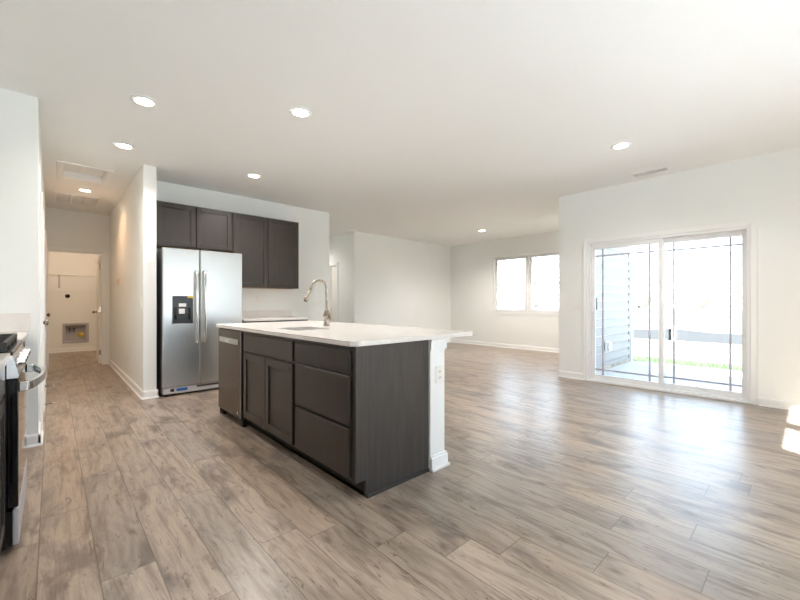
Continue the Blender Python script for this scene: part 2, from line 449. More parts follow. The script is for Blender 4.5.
# jambs
bm = bm_new()
box(bm, -0.055, -0.040, 8.80, 8.92, 0, 2.04); box(bm, 0.670, 0.685, 8.80, 8.92, 0, 2.04); box(bm, -0.04, 0.67, 8.80, 8.92, 2.025, 2.04)
struct('trim_5', bm, 'trim')

# ---- panel doors (local: width along +x, thickness along y, hinge at origin)
def door_bm(wd, ht, th=0.035):
    bm = bm_new(); st = 0.105
    box(bm, 0, st, 0, th, 0, ht); box(bm, wd-st, wd, 0, th, 0, ht)
    for z0, z1 in ((0, 0.22), (0.93, 1.05), (ht-0.12, ht)): box(bm, st, wd-st, 0, th, z0, z1)
    for z0, z1 in ((0.22, 0.93), (1.05, ht-0.12)):
        box(bm, st, wd-st, 0.010, th-0.010, z0, z1)
        box(bm, st+0.03, wd-st-0.03, 0.004, th-0.004, z0+0.03, z1-0.03, 0.005, 1)
    return bm
def knob(parent, wd, mat='nickel', ht=0.94, th=0.035, side=(1, -1)):
    for s in side:
        bm = bm_new(); y0 = th if s > 0 else 0
        prof = [(0.030, 0), (0.030, s*0.006), (0.012, s*0.010), (0.010, s*0.028), (0.020, s*0.036), (0.027, s*0.046), (0.027, s*0.056), (0.018, s*0.064), (0.0, s*0.066)]
        lathe(bm, prof, (wd-0.065, y0, ht), 'Y')
        obj('door_knob', bm, mat, parent)
def hinges(parent, ht):
    for z in (0.2, ht/2, ht-0.2):
        bm = bm_new(); tube(bm, [(-0.004, -0.004, z-0.045), (-0.004, -0.004, z+0.045)], 0.006, 8); box(bm, -0.002, 0.0005, 0, 0.03, z-0.045, z+0.045)
        obj('hinge', bm, 'nickel', parent)
d = sroot('door_1', (0.668, 8.925, 0.012), math.radians(90-1.5))       # laundry, open inwards
struct('door_leaf', door_bm(0.70, 2.0), 'door', d); knob(d, 0.70, 'bronze'); hinges(d, 2.0)
d = sroot('door_2', (-0.122, 5.35, 0.012), math.radians(-90))
struct('door_leaf', door_bm(0.72, 2.02), 'door', d); knob(d, 0.72, 'nickel', side=(1,))
d = sroot('door_3', (-0.087, 6.96, 0.012), math.radians(90))
struct('door_leaf', door_bm(0.78, 2.02), 'door', d); knob(d, 0.78, 'bronze', side=(-1,))
bm = bm_new(); box(bm, 5.075, 5.11, 7.725, 7.995, 0.01, 2.03); d = struct('door_4', bm, 'door')

# ---- patio sliding door
d = sroot('door_5', (5.74, 0.44, 0))
bm = bm_new()   # frame in the opening plus flat casing on the room side
box(bm, 0.0, 0.14, 0.0, 0.035, 0, 2.0, 0.003); box(bm, 0.0, 0.14, 1.705, 1.74, 0, 2.0, 0.003)
box(bm, 0.0, 0.14, 0.035, 1.705, 1.965, 2.0, 0.003); box(bm, 0.0, 0.16, 0.035, 1.705, 0, 0.035, 0.003)
struct('door_frame', bm, 'vinyl', d)
bm = bm_new()
for y0, y1, z0, z1 in ((-0.06, 0.0, 0, 2.06), (1.74, 1.80, 0, 2.06), (0.0, 1.74, 2.0, 2.06)): box(bm, -0.016, 0.0, y0, y1, z0, z1, 0.004)
for y0, y1, z0, z1 in ((-0.06, -0.045, 0, 2.06), (1.785, 1.80, 0, 2.06), (-0.045, 1.785, 2.045, 2.06)): box(bm, -0.022, -0.016, y0, y1, z0, z1, 0.002)
struct('door_casing', bm, 'trim', d)
bm = bm_new(); box(bm, -0.022, 0.02, 0.0, 1.74, 0.0, 0.022, 0.004); struct('threshold', bm, 'vinyl', d)
def slider(name, y0, y1, x0, x1, st, label):
    p = bm_new()
    box(p, x0, x1, y0, y0+st, 0.035, 1.965, 0.003); box(p, x0, x1, y1-st, y1, 0.035, 1.965, 0.003)
    box(p, x0, x1, y0+st, y1-st, 0.035, 0.10, 0.003); box(p, x0, x1, y0+st, y1-st, 1.90, 1.965, 0.003)
    pn = struct(name, p, 'vinyl', d)
    xm = (x0+x1)/2
    g = bm_new(); box(g, xm-0.003, xm+0.003, y0+st, y1-st, 0.10, 1.90); struct('pane', g, 'glass', pn)
    g = bm_new(); w2 = 0.011; q = 0.10; a0, a1 = y0+st, y1-st
    for yy in (a0+q, a1-q): box(g, xm-0.008, xm-0.004, yy-w2, yy+w2, 0.10, 1.90)
    for zz in (0.10+0.075, 1.90-0.095): box(g, xm-0.012, xm-0.0085, a0, a1, zz-w2, zz+w2)
    struct('grille', g, 'grid', pn)
    return pn
pL = slider('sliding_panel', 0.830, 1.700, 0.025, 0.065, 0.048, '')
pR = slider('fixed_panel', 0.040, 0.865, 0.075, 0.115, 0.040, '')
bm = bm_new()   # white pull handle on the sliding panel
tube(bm, [(0.024, 1.675, 0.99), (-0.012, 1.675, 1.0), (-0.022, 1.675, 1.03), (-0.022, 1.675, 1.20), (-0.012, 1.675, 1.23), (0.024, 1.675, 1.24)], 0.009, 10)
struct('door_handle', bm, 'vinyl', pL)
bm = bm_new(); box(bm, 0.066, 0.078, 1.640, 1.662, 1.03, 1.20, 0.003); struct('outer_handle', bm, 'slot', pL)
bm = bm_new(); box(bm, 0.005, 0.024, 0.60, 0.66, 1.972, 1.992, 0.002); box(bm, -0.02, -0.002, 0.002, 0.03, 1.99, 2.02, 0.003); struct('alarm_contact', bm, 'plastic', d)

# ---- windows
def double_hung(parent, x0, y0, y1, z0, z1, mid, flip=1):
    """one double-hung unit seen from inside; x0 inner face, x grows outwards"""
    fr = 0.035
    u = bm_new()
    box(u, x0, x0+0.08, y0, y0+fr, z0, z1, 0.003); box(u, x0, x0+0.08, y1-fr, y1, z0, z1, 0.003)
    box(u, x0, x0+0.08, y0+fr, y1-fr, z0, z0+0.03, 0.003); box(u, x0, x0+0.08, y0+fr, y1-fr, z1-0.03, z1, 0.003)
    fo = struct('window_frame', u, 'vinyl', parent)
    a0, a1 = y0+fr, y1-fr
    for nm, b0, b1, xo in (('lower_sash', z0+0.03, mid+0.02, x0+0.012), ('upper_sash', mid-0.02, z1-0.03, x0+0.045)):
        s = bm_new(); r = 0.038
        box(s, xo, xo+0.03, a0, a0+r, b0, b1, 0.003); box(s, xo, xo+0.03, a1-r, a1, b0, b1, 0.003)
        box(s, xo, xo+0.03, a0+r, a1-r, b0, b0+r, 0.003); box(s, xo, xo+0.03, a0+r, a1-r, b1-r, b1, 0.003)
        so_ = struct(nm, s, 'vinyl', parent)
        g = bm_new(); xm = xo+0.015; box(g, xm-0.003, xm+0.003, a0+r, a1-r, b0+r, b1-r); struct('pane', g, 'glass', so_)
        g = bm_new(); q = 0.095; w2 = 0.008
        for yy in (a0+r+q, a1-r-q): box(g, xm-0.008, xm-0.004, yy-w2, yy+w2, b0+r, b1-r)
        for zz in (b0+r+q, b1-r-q): box(g, xm-0.012, xm-0.0085, a0+r, a1-r, zz-w2, zz+w2)
        struct('grille', g, 'grid', so_)
    lk = bm_new(); box(lk, x0+0.002, x0+0.014, (y0+y1)/2-0.03, (y0+y1)/2+0.03, mid+0.018, mid+0.034, 0.003); struct('sash_lock', lk, 'vinyl', parent)
def window_unit(name, loc, rz, spans, zs, mid, wallt):
    r = sroot(name, loc, rz)
    for a0, a1 in spans: double_hung(r, 0.05, a0, a1, zs[0], zs[1], mid)
    lo = min(s[0] for s in spans); hi = max(s[1] for s in spans)
    bm = bm_new(); box(bm, -0.02, 0.05, lo-0.03, hi+0.03, zs[0]-0.022, zs[0]-0.002, 0.004); struct('window_sill', bm, 'trim', r)
    bm = bm_new(); box(bm, -0.012, 0.0, lo-0.02, hi+0.02, zs[0]-0.075, zs[0]-0.022, 0.003); struct('window_apron', bm, 'trim', r)
    return r
r = window_unit('window_1', (8.45, 0, 0), 0, [(3.70, 4.625), (4.655, 5.58)], (0.902, 2.30), 1.60, 0.15)
bm = bm_new(); box(bm, 0.035, 0.14, 4.625, 4.655, 0.902, 2.30, 0.003); struct('mullion', bm, 'vinyl', r)
bm = bm_new()   # thin white flange round the opening
for y0, y1, z0, z1 in ((3.68, 3.706, 0.903, 2.32), (5.574, 5.60, 0.903, 2.32), (3.706, 5.574, 2.294, 2.32)): box(bm, -0.008, 0.05, y0, y1, z0, z1, 0.002)
struct('window_trim', bm, 'trim', r)
# windows of the right wall (outside the frame, the first pair lets in the floor sun, the second is added to brighten the room)
for n, hs in ((2, DW), (4, FILLW)):
    for k, hh in enumerate(hs):
        xa, xb = hh[0], hh[1]
        window_unit('window_%d' % (n+k), (0, -1.9, 0), -PI/2, [(xa, xb)], (hh[2]+0.002, hh[3]), (hh[2]+hh[3])/2, 0.15)

# ------------------------------------------------------------------ outside
bm = bm_new(); box(bm, -60, 160, -120, 160, -0.34, -0.14); struct('ground', bm, 'field')
bm = bm_new(); box(bm, 5.9, 8.82, -2.5, 2.47, -0.14, -0.06, 0.01)
struct('patio_slab', bm, 'concrete')
bm = bm_new(); box(bm, 8.82, 10.3, -2.5, 14, -0.14, -0.125)
tag(struct('lawn', bm, 'grass'), 'strip of green lawn beyond the concrete patio', 'grass', kind='stuff')
# grass blades along the lawn strip near the slab
bm = bm_new()
for i in range(5200):
    x = 8.83 + random.random()**1.3*1.15; y = random.uniform(-2.5, 5.5)
    hh = random.uniform(0.04, 0.10); a = random.uniform(0, PI); dx, dy = 0.004*math.cos(a), 0.004*math.sin(a); lx, ly = random.uniform(-.03, .03), random.uniform(-.03, .03)
    v = [bm.verts.new((x-dx, y-dy, -0.13)), bm.verts.new((x+dx, y+dy, -0.13)), bm.verts.new((x+lx, y+ly, -0.13+hh))]
    bm.faces.new(v)
tag(obj('grass_blades', bm, 'grass'), 'green grass blades growing along the edge of the patio slab', 'grass', kind='stuff')
bm = bm_new(); box(bm, -8, 9, -16, -2.06, -0.14, -0.09); struct('bounce_slab', bm, 'bounce_concrete')  # unseen pale slab added to bounce sunlight up to the ceiling
# lap siding on the living-room bump-out
bm = bm_new(); z = -0.08; pitch = 0.155
while z < 2.95:
    prof = [(0.0, 0.014), (0.030, 0.014), (0.005, pitch), (0.0, pitch)]
    extrude_profile(bm, prof, (5.92, 2.49, z), (8.78, 2.49, z), (0, -1, 0)); z += pitch
struct('wall_siding', bm, 'siding')
bm = bm_new(); bm.free(); bm = wall_bm('X', 8.601, 8.68, 2.47, 10.3, -0.1, 2.95, holes=[LW]); struct('wall_siding_end', bm, 'siding')
bm = bm_new(); box(bm, 8.70, 8.80, 2.455, 2.49, -0.1, 2.95, 0.003); struct('trim_6', bm, 'vinyl')
t = thing('outdoor_outlet', 'white weatherproof outlet cover on the grey lap siding outside the glass door', 'outlet', (7.30, 2.468, 0.36))
bm = bm_new(); box(bm, -0.055, 0.055, -0.030, 0.0, -0.085, 0.085, 0.004); obj('back_box', bm, 'vinyl', t)
bm = bm_new(); box(bm, -0.048, 0.048, -0.085, -0.031, -0.075, 0.075, 0.012); obj('cover', bm, 'vinyl', t)
# silt fence across the field: every stake and fabric run
t = thing('silt_fence', 'long low dark silt fence with pale stakes across the field outside', 'fence', (15.5, 0, -0.14))
rnd = random.Random(3); ys = [-13.0 + 2.3*i for i in range(16)]
bm = bm_new(); top = [0.38 + rnd.uniform(-0.04, 0.04) for _ in ys]
for i in range(len(ys)-1):
    a = (0.0, ys[i]); 
    for k in range(6):
        u0, u1 = k/6, (k+1)/6
        y0 = ys[i]+(ys[i+1]-ys[i])*u0; y1 = ys[i]+(ys[i+1]-ys[i])*u1
        sg = lambda u: top[i]*(1-u)+top[i+1]*u - 0.06*math.sin(u*PI)
        q = [(-0.02, y0, 0), (-0.02, y1, 0), (-0.02, y1, sg(u1)), (-0.02, y0, sg(u0)), (0.0, y0, 0), (0.0, y1, 0), (0.0, y1, sg(u1)), (0.0, y0, sg(u0))]
        vv = [bm.verts.new(p) for p in q]
        for f in ((0, 1, 2, 3), (4, 5, 6, 7), (0, 1, 5, 4), (3, 2, 6, 7)): bm.faces.new([vv[j] for j in f])
obj('fabric', bm, 'silt', t)
for y_, tp in zip(ys, top):
    bm = bm_new(); box(bm, -0.09, -0.025, y_-0.05, y_+0.05, 0, tp+0.06); obj('stake', bm, 'stake', t)
# distant hedge line, each clump its own
rt = random.Random(5)
proto = None
for i in range(14):
    if proto is None:
        bm = bm_new()
        bmesh.ops.create_icosphere(bm, subdivisions=3, radius=1.0)
        for v in bm.verts:
            n = v.co.normalized(); k = 1 + 0.14*math.sin(7*n.x+3*n.y) + 0.10*math.sin(9*n.z+5*n.x) + rt.uniform(-.06, .06)
            v.co = Vector((n.x*k, n.y*k, max(-0.05, n.z*k)))
        proto = obj('far_tree', bm, 'leaf'); o = proto
    else:
        o = proto.copy(); COL.objects.link(o)
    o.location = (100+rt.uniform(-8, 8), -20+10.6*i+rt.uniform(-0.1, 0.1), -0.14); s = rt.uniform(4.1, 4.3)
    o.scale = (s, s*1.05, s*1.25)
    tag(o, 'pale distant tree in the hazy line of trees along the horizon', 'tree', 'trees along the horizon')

# ------------------------------------------------------------------ ceiling fixtures
def downlight(x, y, label, power=1.0, group='recessed ceiling lights', warm=(1.0, 0.93, 0.88)):
    t = thing('ceiling_light', label, 'ceiling light', (x, y, H), group=None)
    bm = bm_new()
    lathe(bm, [(0.066, -0.001), (0.092, -0.001), (0.094, -0.004), (0.090, -0.009), (0.070, -0.011), (0.064, -0.006), (0.064, -0.001)], seg=32)
    obj('trim_ring', bm, 'trim', t)
    bm = bm_new(); lathe(bm, [(0.0, -0.008), (0.040, -0.008), (0.0635, -0.006)], seg=32); obj('lens', bm, 'lens', t)
    l = bpy.data.lights.new('lamp', 'SPOT'); l.energy = LAMP*power*4; l.color = warm; l.spot_size = math.radians(150); l.spot_blend = 0.8; l.shadow_soft_size = 0.06
    o = bpy.data.objects.new('lamp', l); COL.objects.link(o); o.parent = t; o.location = (0, 0, -0.03)
    return t
HALLW = (1.0, 0.54, 0.27)
downlight(0.546, 3.637, 'largest round recessed ceiling light, at the upper left near the pantry wall', 0.35)
downlight(1.559, 2.941, 'round recessed ceiling light above the kitchen island')
downlight(0.548, 4.805, 'round recessed ceiling light just before the hallway entrance', 0.6)
downlight(0.35, 7.08, 'round recessed ceiling light inside the hallway between hatch and grille', 0.26, warm=HALLW)
downlight(1.898, 4.809, 'round recessed ceiling light in front of the upper kitchen cabinets', 0.95)
downlight(4.328, 1.317, 'round recessed ceiling light near the sliding patio door')
downlight(7.105, 4.98, 'round recessed ceiling light far back in the living room', 1.7)
downlight(7.4, 3.05, 'added recessed fill light in the living room, hidden behind the patio wall', 1.2)  # added out of view to brighten the living room
downlight(4.3, 8.2, 'added recessed fill light in the entry passage, unseen behind the kitchen wall', 0.5)  # unseen lamp, added to lift the entry passage
t = thing('laundry_lamp', 'ceiling lamp inside the laundry room beyond the doorway', 'ceiling light', (0.3, 10.2, H))
bm = bm_new(); lathe(bm, [(0.15, 0), (0.15, -0.02), (0.13, -0.06), (0.08, -0.09), (0.0, -0.10)]); obj('shade', bm, 'lens', t)
l = bpy.data.lights.new('lamp', 'POINT'); l.energy = 5.5; l.color = HALLW; l.shadow_soft_size = 0.12
o = bpy.data.objects.new('lamp', l); COL.objects.link(o); o.parent = t; o.location = (0, 0, -0.25)

t = thing('attic_hatch', 'white framed attic access hatch in the hallway ceiling', 'hatch', (0.30, 6.18, H))
bm = bm_new()
for x0, x1, y0, y1 in ((-0.26, -0.21, -0.36, 0.36), (0.21, 0.26, -0.36, 0.36), (-0.21, 0.21, -0.36, -0.31), (-0.21, 0.21, 0.31, 0.36)): box(bm, x0, x1, y0, y1, -0.012, -0.0005, 0.003)
for x0, x1, y0, y1 in ((-0.209, -0.197, -0.309, 0.309), (0.197, 0.209, -0.309, 0.309), (-0.197, 0.197, -0.309, -0.297), (-0.197, 0.197, 0.297, 0.309)): box(bm, x0, x1, y0, y1, -0.010, 0.085)
obj('frame', bm, 'trim', t)
bm = bm_new(); box(bm, -0.197, 0.197, -0.297, 0.297, 0.070, 0.084); obj('panel', bm, 'ceil', t)
t = thing('return_air_grille', 'white louvred return air grille in the hallway ceiling', 'vent', (0.29, 7.80, H))
bm = bm_new()
for x0, x1, y0, y1 in ((-0.27, -0.24, -0.33, 0.33), (0.24, 0.27, -0.33, 0.33), (-0.24, 0.24, -0.33, -0.30), (-0.24, 0.24, 0.30, 0.33), (-0.08, -0.06, -0.3, 0.3), (0.06, 0.08, -0.3, 0.3)): box(bm, x0, x1, y0, y1, -0.014, 0.0, 0.002)
obj('frame', bm, 'trim', t)
bm = bm_new()
for k in range(23):
    y = -0.286+0.026*k; extrude_profile(bm, [(0, -0.012), (0.002, -0.012), (0.014, -0.002), (0.012, -0.002)], (-0.24, y, 0), (0.24, y, 0), (0, 1, 0))
obj('louvres', bm, 'trim', t)
t = thing('ceiling_register', 'slim white air register in the ceiling beside the patio door wall', 'vent', (5.45, 1.33, H))
bm = bm_new()
for x0, x1, y0, y1 in ((-0.07, -0.055, -0.19, 0.19), (0.055, 0.07, -0.19, 0.19), (-0.055, 0.055, -0.19, -0.175), (-0.055, 0.055, 0.175, 0.19)): box(bm, x0, x1, y0, y1, -0.012, 0.0, 0.002)
obj('frame', bm, 'trim', t)
bm = bm_new()
for k in range(6):
    x = -0.05+0.018*k; extrude_profile(bm, [(0, -0.011), (0.002, -0.011), (0.010, -0.002), (0.008, -0.002)], (x, -0.175, 0), (x, 0.175, 0), (1, 0, 0))
obj('louvres', bm, 'trim', t)
bm = bm_new(); box(bm, -0.055, 0.055, -0.175, 0.175, -0.0015, -0.0005); obj('duct_opening', bm, 'box_grey', t)
t = thing('smoke_detector', 'round white smoke detector on the ceiling at the entry corner', 'smoke detector', (4.86, 6.80, H))
bm = bm_new(); lathe(bm, [(0.065, 0), (0.065, -0.012), (0.058, -0.03), (0.03, -0.036), (0.0, -0.036)]); obj('cover', bm, 'plastic', t)

# ------------------------------------------------------------------ wall plates
def plate(name, label, cat, loc, rz, kind, wd=0.072, ht=0.117, mat='plastic'):
    """local +x faces out of the wall"""
    t = thing(name, label, cat, loc, rz)
    bm = bm_new(); box(bm, 0.0, 0.006, -wd/2, wd/2, -ht/2, ht/2, 0.0025); obj('cover_plate', bm, mat, t)
    if kind == 'outlet':
        for z in (-0.021, 0.021):
            bm = bm_new(); box(bm, 0.0062, 0.009, -0.017, 0.017, z-0.014, z+0.014, 0.002); s = obj('receptacle', bm, mat, t)
            bm = bm_new(); box(bm, 0.0092, 0.0098, -0.008, -0.005, z-0.005, z+0.005); box(bm, 0.0092, 0.0098, 0.005, 0.008, z-0.005, z+0.005); obj('slots', bm, 'slot', s)
    else:
        n = 2 if wd > 0.1 else 1
        for k in range(n):
            y = (k-(n-1)/2)*0.046
            bm = bm_new(); box(bm, 0.0062, 0.011, y-0.016, y+0.016, -0.033, 0.033, 0.002); obj('rocker', bm, mat, t)
    return t
plate('light_switch', 'white double light switch beside the sliding patio door', 'light switch', (5.74, 2.355, 1.09), PI, 'switch', 0.117)
plate('wall_outlet', 'white outlet low on the far living room wall below and left of the window', 'outlet', (8.45, 5.95, 0.39), PI, 'outlet')
plate('wall_outlet', 'white outlet low on the hallway right wall', 'outlet', (0.79, 6.43, 0.36), PI, 'outlet')
plate('light_switch', 'white light switch at the near end of the hallway wall', 'light switch', (0.79, 5.48, 1.13), PI, 'switch')
plate('wall_outlet', 'white outlet on the kitchen backsplash wall right of the refrigerator', 'outlet', (2.36, 5.88, 1.20), -PI/2, 'outlet')
plate('light_switch', 'white light switch on the kitchen wall behind the faucet', 'light switch', (3.43, 5.88, 1.12), -PI/2, 'switch', 0.117)
plate('light_switch', 'small light switch on the shaded entry wall beside the living room corner', 'light switch', (5.05, 7.25, 1.10), PI, 'switch')
t = thing('thermostat', 'small cream thermostat on the hallway right wall', 'thermostat', (0.79, 7.50, 1.47), PI)
bm = bm_new(); box(bm, 0, 0.012, -0.06, 0.06, -0.05, 0.05, 0.004); obj('base_plate', bm, 'tan', t)
bm = bm_new(); box(bm, 0.0122, 0.026, -0.052, 0.052, -0.043, 0.043, 0.005); obj('housing', bm, 'tan', t)
for y, lab in ((5.50, 'nearer spring door stop on the left hallway baseboard'), (6.68, 'farther spring door stop on the left hallway baseboard')):
    t = thing('door_stop', lab, 'door stop', (-0.066, y, 0.055))
    pts = [(0.006+0.066*k/70, 0.005*math.cos(k*0.9), 0.005*math.sin(k*0.9)) for k in range(71)]
    bm = bm_new(); tube(bm, pts, 0.0014, 5); obj('spring', bm, 'nickel', t)
    bm = bm_new(); lathe(bm, [(0.012, 0), (0.012, 0.004), (0.007, 0.008)], axis='X', seg=12); obj('base', bm, 'nickel', t)
    bm = bm_new(); lathe(bm, [(0.008, 0.070), (0.009, 0.074), (0.009, 0.084), (0.005, 0.088)], axis='X', seg=12); obj('rubber_tip', bm, 'plastic', t)

# ------------------------------------------------------------------ laundry fittings
t = thing('washer_outlet_box', 'recessed white washer outlet box low on the laundry wall', 'utility box', (0.41, 11.6, 0.43))
bm = bm_new()
for x0, x1, z0, z1 in ((-0.235, -0.18, -0.23, 0.23), (0.18, 0.235, -0.23, 0.23), (-0.18, 0.18, 0.18, 0.23), (-0.18, 0.18, -0.23, -0.18)): box(bm, x0, x1, -0.012, 0.0, z0, z1, 0.003)
obj('frame', bm, 'box_grey', t)
bm = bm_new(); box(bm, -0.185, 0.185, 0.10, 0.11, -0.185, 0.185)
for x0, x1, z0, z1 in ((-0.188, -0.18, -0.185, 0.185), (0.18, 0.188, -0.185, 0.185), (-0.18, 0.18, 0.18, 0.188), (-0.18, 0.18, -0.188, -0.18)): box(bm, x0, x1, 0.0, 0.10, z0, z1)
obj('recess', bm, 'box_grey', t)
bm = bm_new(); lathe(bm, [(0.060, 0.095), (0.060, 0.085), (0.045, 0.08), (0.045, 0.06), (0.0, 0.058)], (0.09, 0, -0.05), 'Y'); obj('drain_cap', bm, 'valve', t, 'yellow round cap')
for x in (-0.11, -0.03):
    bm = bm_new(); lathe(bm, [(0.012, 0.10), (0.012, 0.05), (0.02, 0.048), (0.02, 0.03), (0.0, 0.03)], (x, 0, 0.10), 'Y', 12); tube(bm, [(x, 0.06, 0.10), (x, 0.06, 0.02)], 0.01, 8); obj('valve', bm, 'bronze', t)
for nm, zz, lab in (('wall_shelf', 1.775, 'upper white ledge shelf across the laundry back wall'), ('wall_rail', 1.41, 'lower thin white rail across the laundry back wall')):
    t = thing(nm, lab, 'shelf' if nm == 'wall_shelf' else 'rail', (0.3, 11.6, zz))
    bm = bm_new(); box(bm, -1.09, 1.27, -0.016 if nm == 'wall_rail' else -0.03, 0.0, -0.008, 0.008, 0.002); obj('ledge', bm, 'trim', t)
    if nm == 'wall_shelf':
        bm = bm_new(); box(bm, -0.195, -0.165, -0.012, 0, -0.30, -0.008, 0.002); obj('bracket', bm, 'box_grey', t)
t = thing('dryer_plug', 'round black dryer receptacle on the laundry wall above the utility box', 'outlet', (0.263, 11.6, 1.29))
bm = bm_new(); lathe(bm, [(0.045, 0), (0.045, -0.012), (0.035, -0.022), (0, -0.022)], axis='Y'); obj('receptacle', bm, 'black', t)

# ------------------------------------------------------------------ kitchen: shaker fronts
def shaker(bm, axis, face, out, a0, a1, z0, z1, th=0.019, rail=0.058, flat=False):
    """front panel whose back lies on plane `face`; out = direction sign along axis"""
    def b(u0, u1, w0, w1, t0, t1, bev):
        p0, p1 = sorted((face + out*t0, face + out*t1))
        if axis == 'X': box(bm, p0, p1, u0, u1, w0, w1, bev, 1)
        else: box(bm, u0, u1, p0, p1, w0, w1, bev, 1)
    if flat: b(a0, a1, z0, z1, 0, th, 0.003); return
    b(a0, a0+rail, z0, z1, 0, th, 0.002); b(a1-rail, a1, z0, z1, 0, th, 0.002)
    b(a0+rail, a1-rail, z0, z0+rail, 0, th, 0.002); b(a0+rail, a1-rail, z1-rail, z1, 0, th, 0.002)
    b(a0+rail, a1-rail, z0+rail, z1-rail, 0, th-0.010, 0.0)

# island, fronts at X=1.26 (doors out to 1.241)
IX, IB = 1.268, 1.868
def island_unit(name, label, y0, y1):
    t = thing(name, label, 'kitchen cabinet', (0, 0, 0))
    bm = bm_new(); p = 0.018
    box(bm, IX, IX+p, y0, y1, 0.105, 0.882); box(bm, IB-p, IB, y0, y1, 0.105, 0.882); box(bm, IX+p, IB-p, y0, y0+p, 0.105, 0.882)
    box(bm, IX+p, IB-p, y1-p, y1, 0.105, 0.882); box(bm, IX+p, IB-p, y0+p, y1-p, 0.105, 0.123); obj('carcass', bm, 'espresso', t)
    bm = bm_new(); box(bm, IX+0.075, IX+0.09, y0, y1, 0.0, 0.105); box(bm, IX+0.075, IX+0.081, y0, y1, 0.0, 0.02); obj('toe_kick', bm, 'espresso_dark', t)
    return t
t = island_unit('drawer_cabinet', 'dark espresso drawer base cabinet at the near end of the island', 1.759, 2.448)
for z0, z1 in ((0.728, 0.857), (0.425, 0.707), (0.120, 0.404)):
    bm = bm_new(); shaker(bm, 'X', IX, -1, 1.785, 2.436, z0, z1, flat=True); obj('drawer_front', bm, 'espresso', t)
bm = bm_new()   # finished end panel with toe notch
vv = [(IX-0.002, 0.105), (IX+0.0715, 0.105), (IX+0.0715, 0.0), (IB, 0.0), (IB, 0.882), (IX-0.002, 0.882)]
ra = [bm.verts.new((x, 1.740, z)) for x, z in vv]; rb = [bm.verts.new((x, 1.7585, z)) for x, z in vv]
for i in range(6): bm.faces.new((ra[i], ra[(i+1) % 6], rb[(i+1) % 6], rb[i]))
bm.faces.new(ra); bm.faces.new(rb); obj('end_panel', bm, 'espresso_end', t)
bm = bm_new(); extrude_profile(bm, [(0, 0), (0.013, 0), (0.012, 0.010), (0.007, 0.017), (0, 0.019)], (IX+0.0715, 1.740, 0), (IB, 1.740, 0), (0, -1, 0)); obj('shoe_moulding', bm, 'espresso_dark', t)
t = island_unit('sink_cabinet', 'dark espresso sink base cabinet with two doors in the island middle', 2.450, 3.455)
bm = bm_new(); shaker(bm, 'X', IX, -1, 2.478, 3.405, 0.715, 0.857, flat=True); obj('false_drawer_front', bm, 'espresso', t)
for y0, y1 in ((2.478, 2.937), (2.945, 3.405)):
    bm = bm_new(); shaker(bm, 'X', IX, -1, y0, y1, 0.120, 0.694); obj('door', bm, 'espresso', t)
# dishwasher
t = thing('dishwasher', 'stainless steel dishwasher built into the far end of the kitchen island', 'dishwasher', (0, 0, 0))
bm = bm_new(); box(bm, IX+0.02, IB, 3.470, 4.085, 0.10, 0.878); obj('body', bm, 'black', t)
bm = bm_new(); box(bm, IX-0.022, IX+0.019, 3.482, 4.078, 0.075, 0.870, 0.004); dd = obj('door', bm, 'steel_dw', t)
bm = bm_new(); box(bm, IX-0.027, IX-0.0225, 3.525, 4.035, 0.745, 0.795, 0.002); obj('control_strip', bm, 'steel', dd, 'pale control strip')
bm = bm_new(); box(bm, IX-0.0285, IX-0.0272, 3.76, 3.86, 0.750, 0.782); obj('sticker', bm, 'paper', dd, 'small white sticker')
bm = bm_new(); lathe(bm, [(0.0, -0.0025), (0.016, -0.0025), (0.018, 0)], (IX-0.0222, 3.535, 0.12), 'X', 20); obj('badge', bm, 'steel_hi', dd, 'small round badge')
bm = bm_new(); box(bm, IX-0.022, IX+0.019, 3.4715, 3.4805, 0.075, 0.870, 0.002); obj('edge_strip', bm, 'steel_hi', t, 'bright metal edge strip')
for y in (3.50, 4.055):
    bm = bm_new(); tube(bm, [(IX+0.03, y, 0.0), (IX+0.03, y, 0.10)], 0.014, 10); lathe(bm, [(0.02, 0), (0.02, 0.012)], (IX+0.03, y, 0), 'Z', 12); obj('foot', bm, 'rubber', t)
bm = bm_new(); box(bm, IX+0.075, IX+0.09, 3.455, 4.085, 0.0, 0.10); obj('toe_kick', bm, 'rubber', t)
bm = bm_new(); box(bm, IX, IB, 4.088, 4.106, 0.0, 0.882); tag(obj('island_end_panel', bm, 'espresso_end'), 'far dark end panel of the island beside the dishwasher', 'panel')
# half wall behind the island with its cased pillar end
bm = bm_new(); box(bm, 1.869, 2.0, 1.90, 4.106, 0, 0.882); struct('wall_island', bm, 'trim')
t = thing('island_pillar', 'white cased pillar at the near end of the island with capital and base', 'pillar', (1.942, 1.812, 0))
PX, PY = 0.0725, 0.087
bm = bm_new(); box(bm, -PX, PX, -PY, PY, 0.0, 0.882, 0.002); obj('shaft', bm, 'trim', t)
bm = bm_new()
for z0, z1, g in ((0.802, 0.814, 0.006), (0.814, 0.866, 0.016), (0.866, 0.882, 0.024)):
    box(bm, -PX-0.001, PX+g, -PY-g*0.6, PY, z0, z1, 0.002)
obj('capital', bm, 'trim', t)
bm = bm_new()
for z0, z1, g in ((0.0, 0.018, 0.030), (0.018, 0.085, 0.018), (0.085, 0.100, 0.011)):
    box(bm, -PX-g*0.15, PX+g, -PY-g, PY, z0, z1, 0.003)
obj('base_moulding', bm, 'trim', t)
plate('wall_outlet', 'white outlet set upright in the face of the island pillar', 'outlet', (1.956, 1.7245, 0.64), -PI/2, 'outlet')

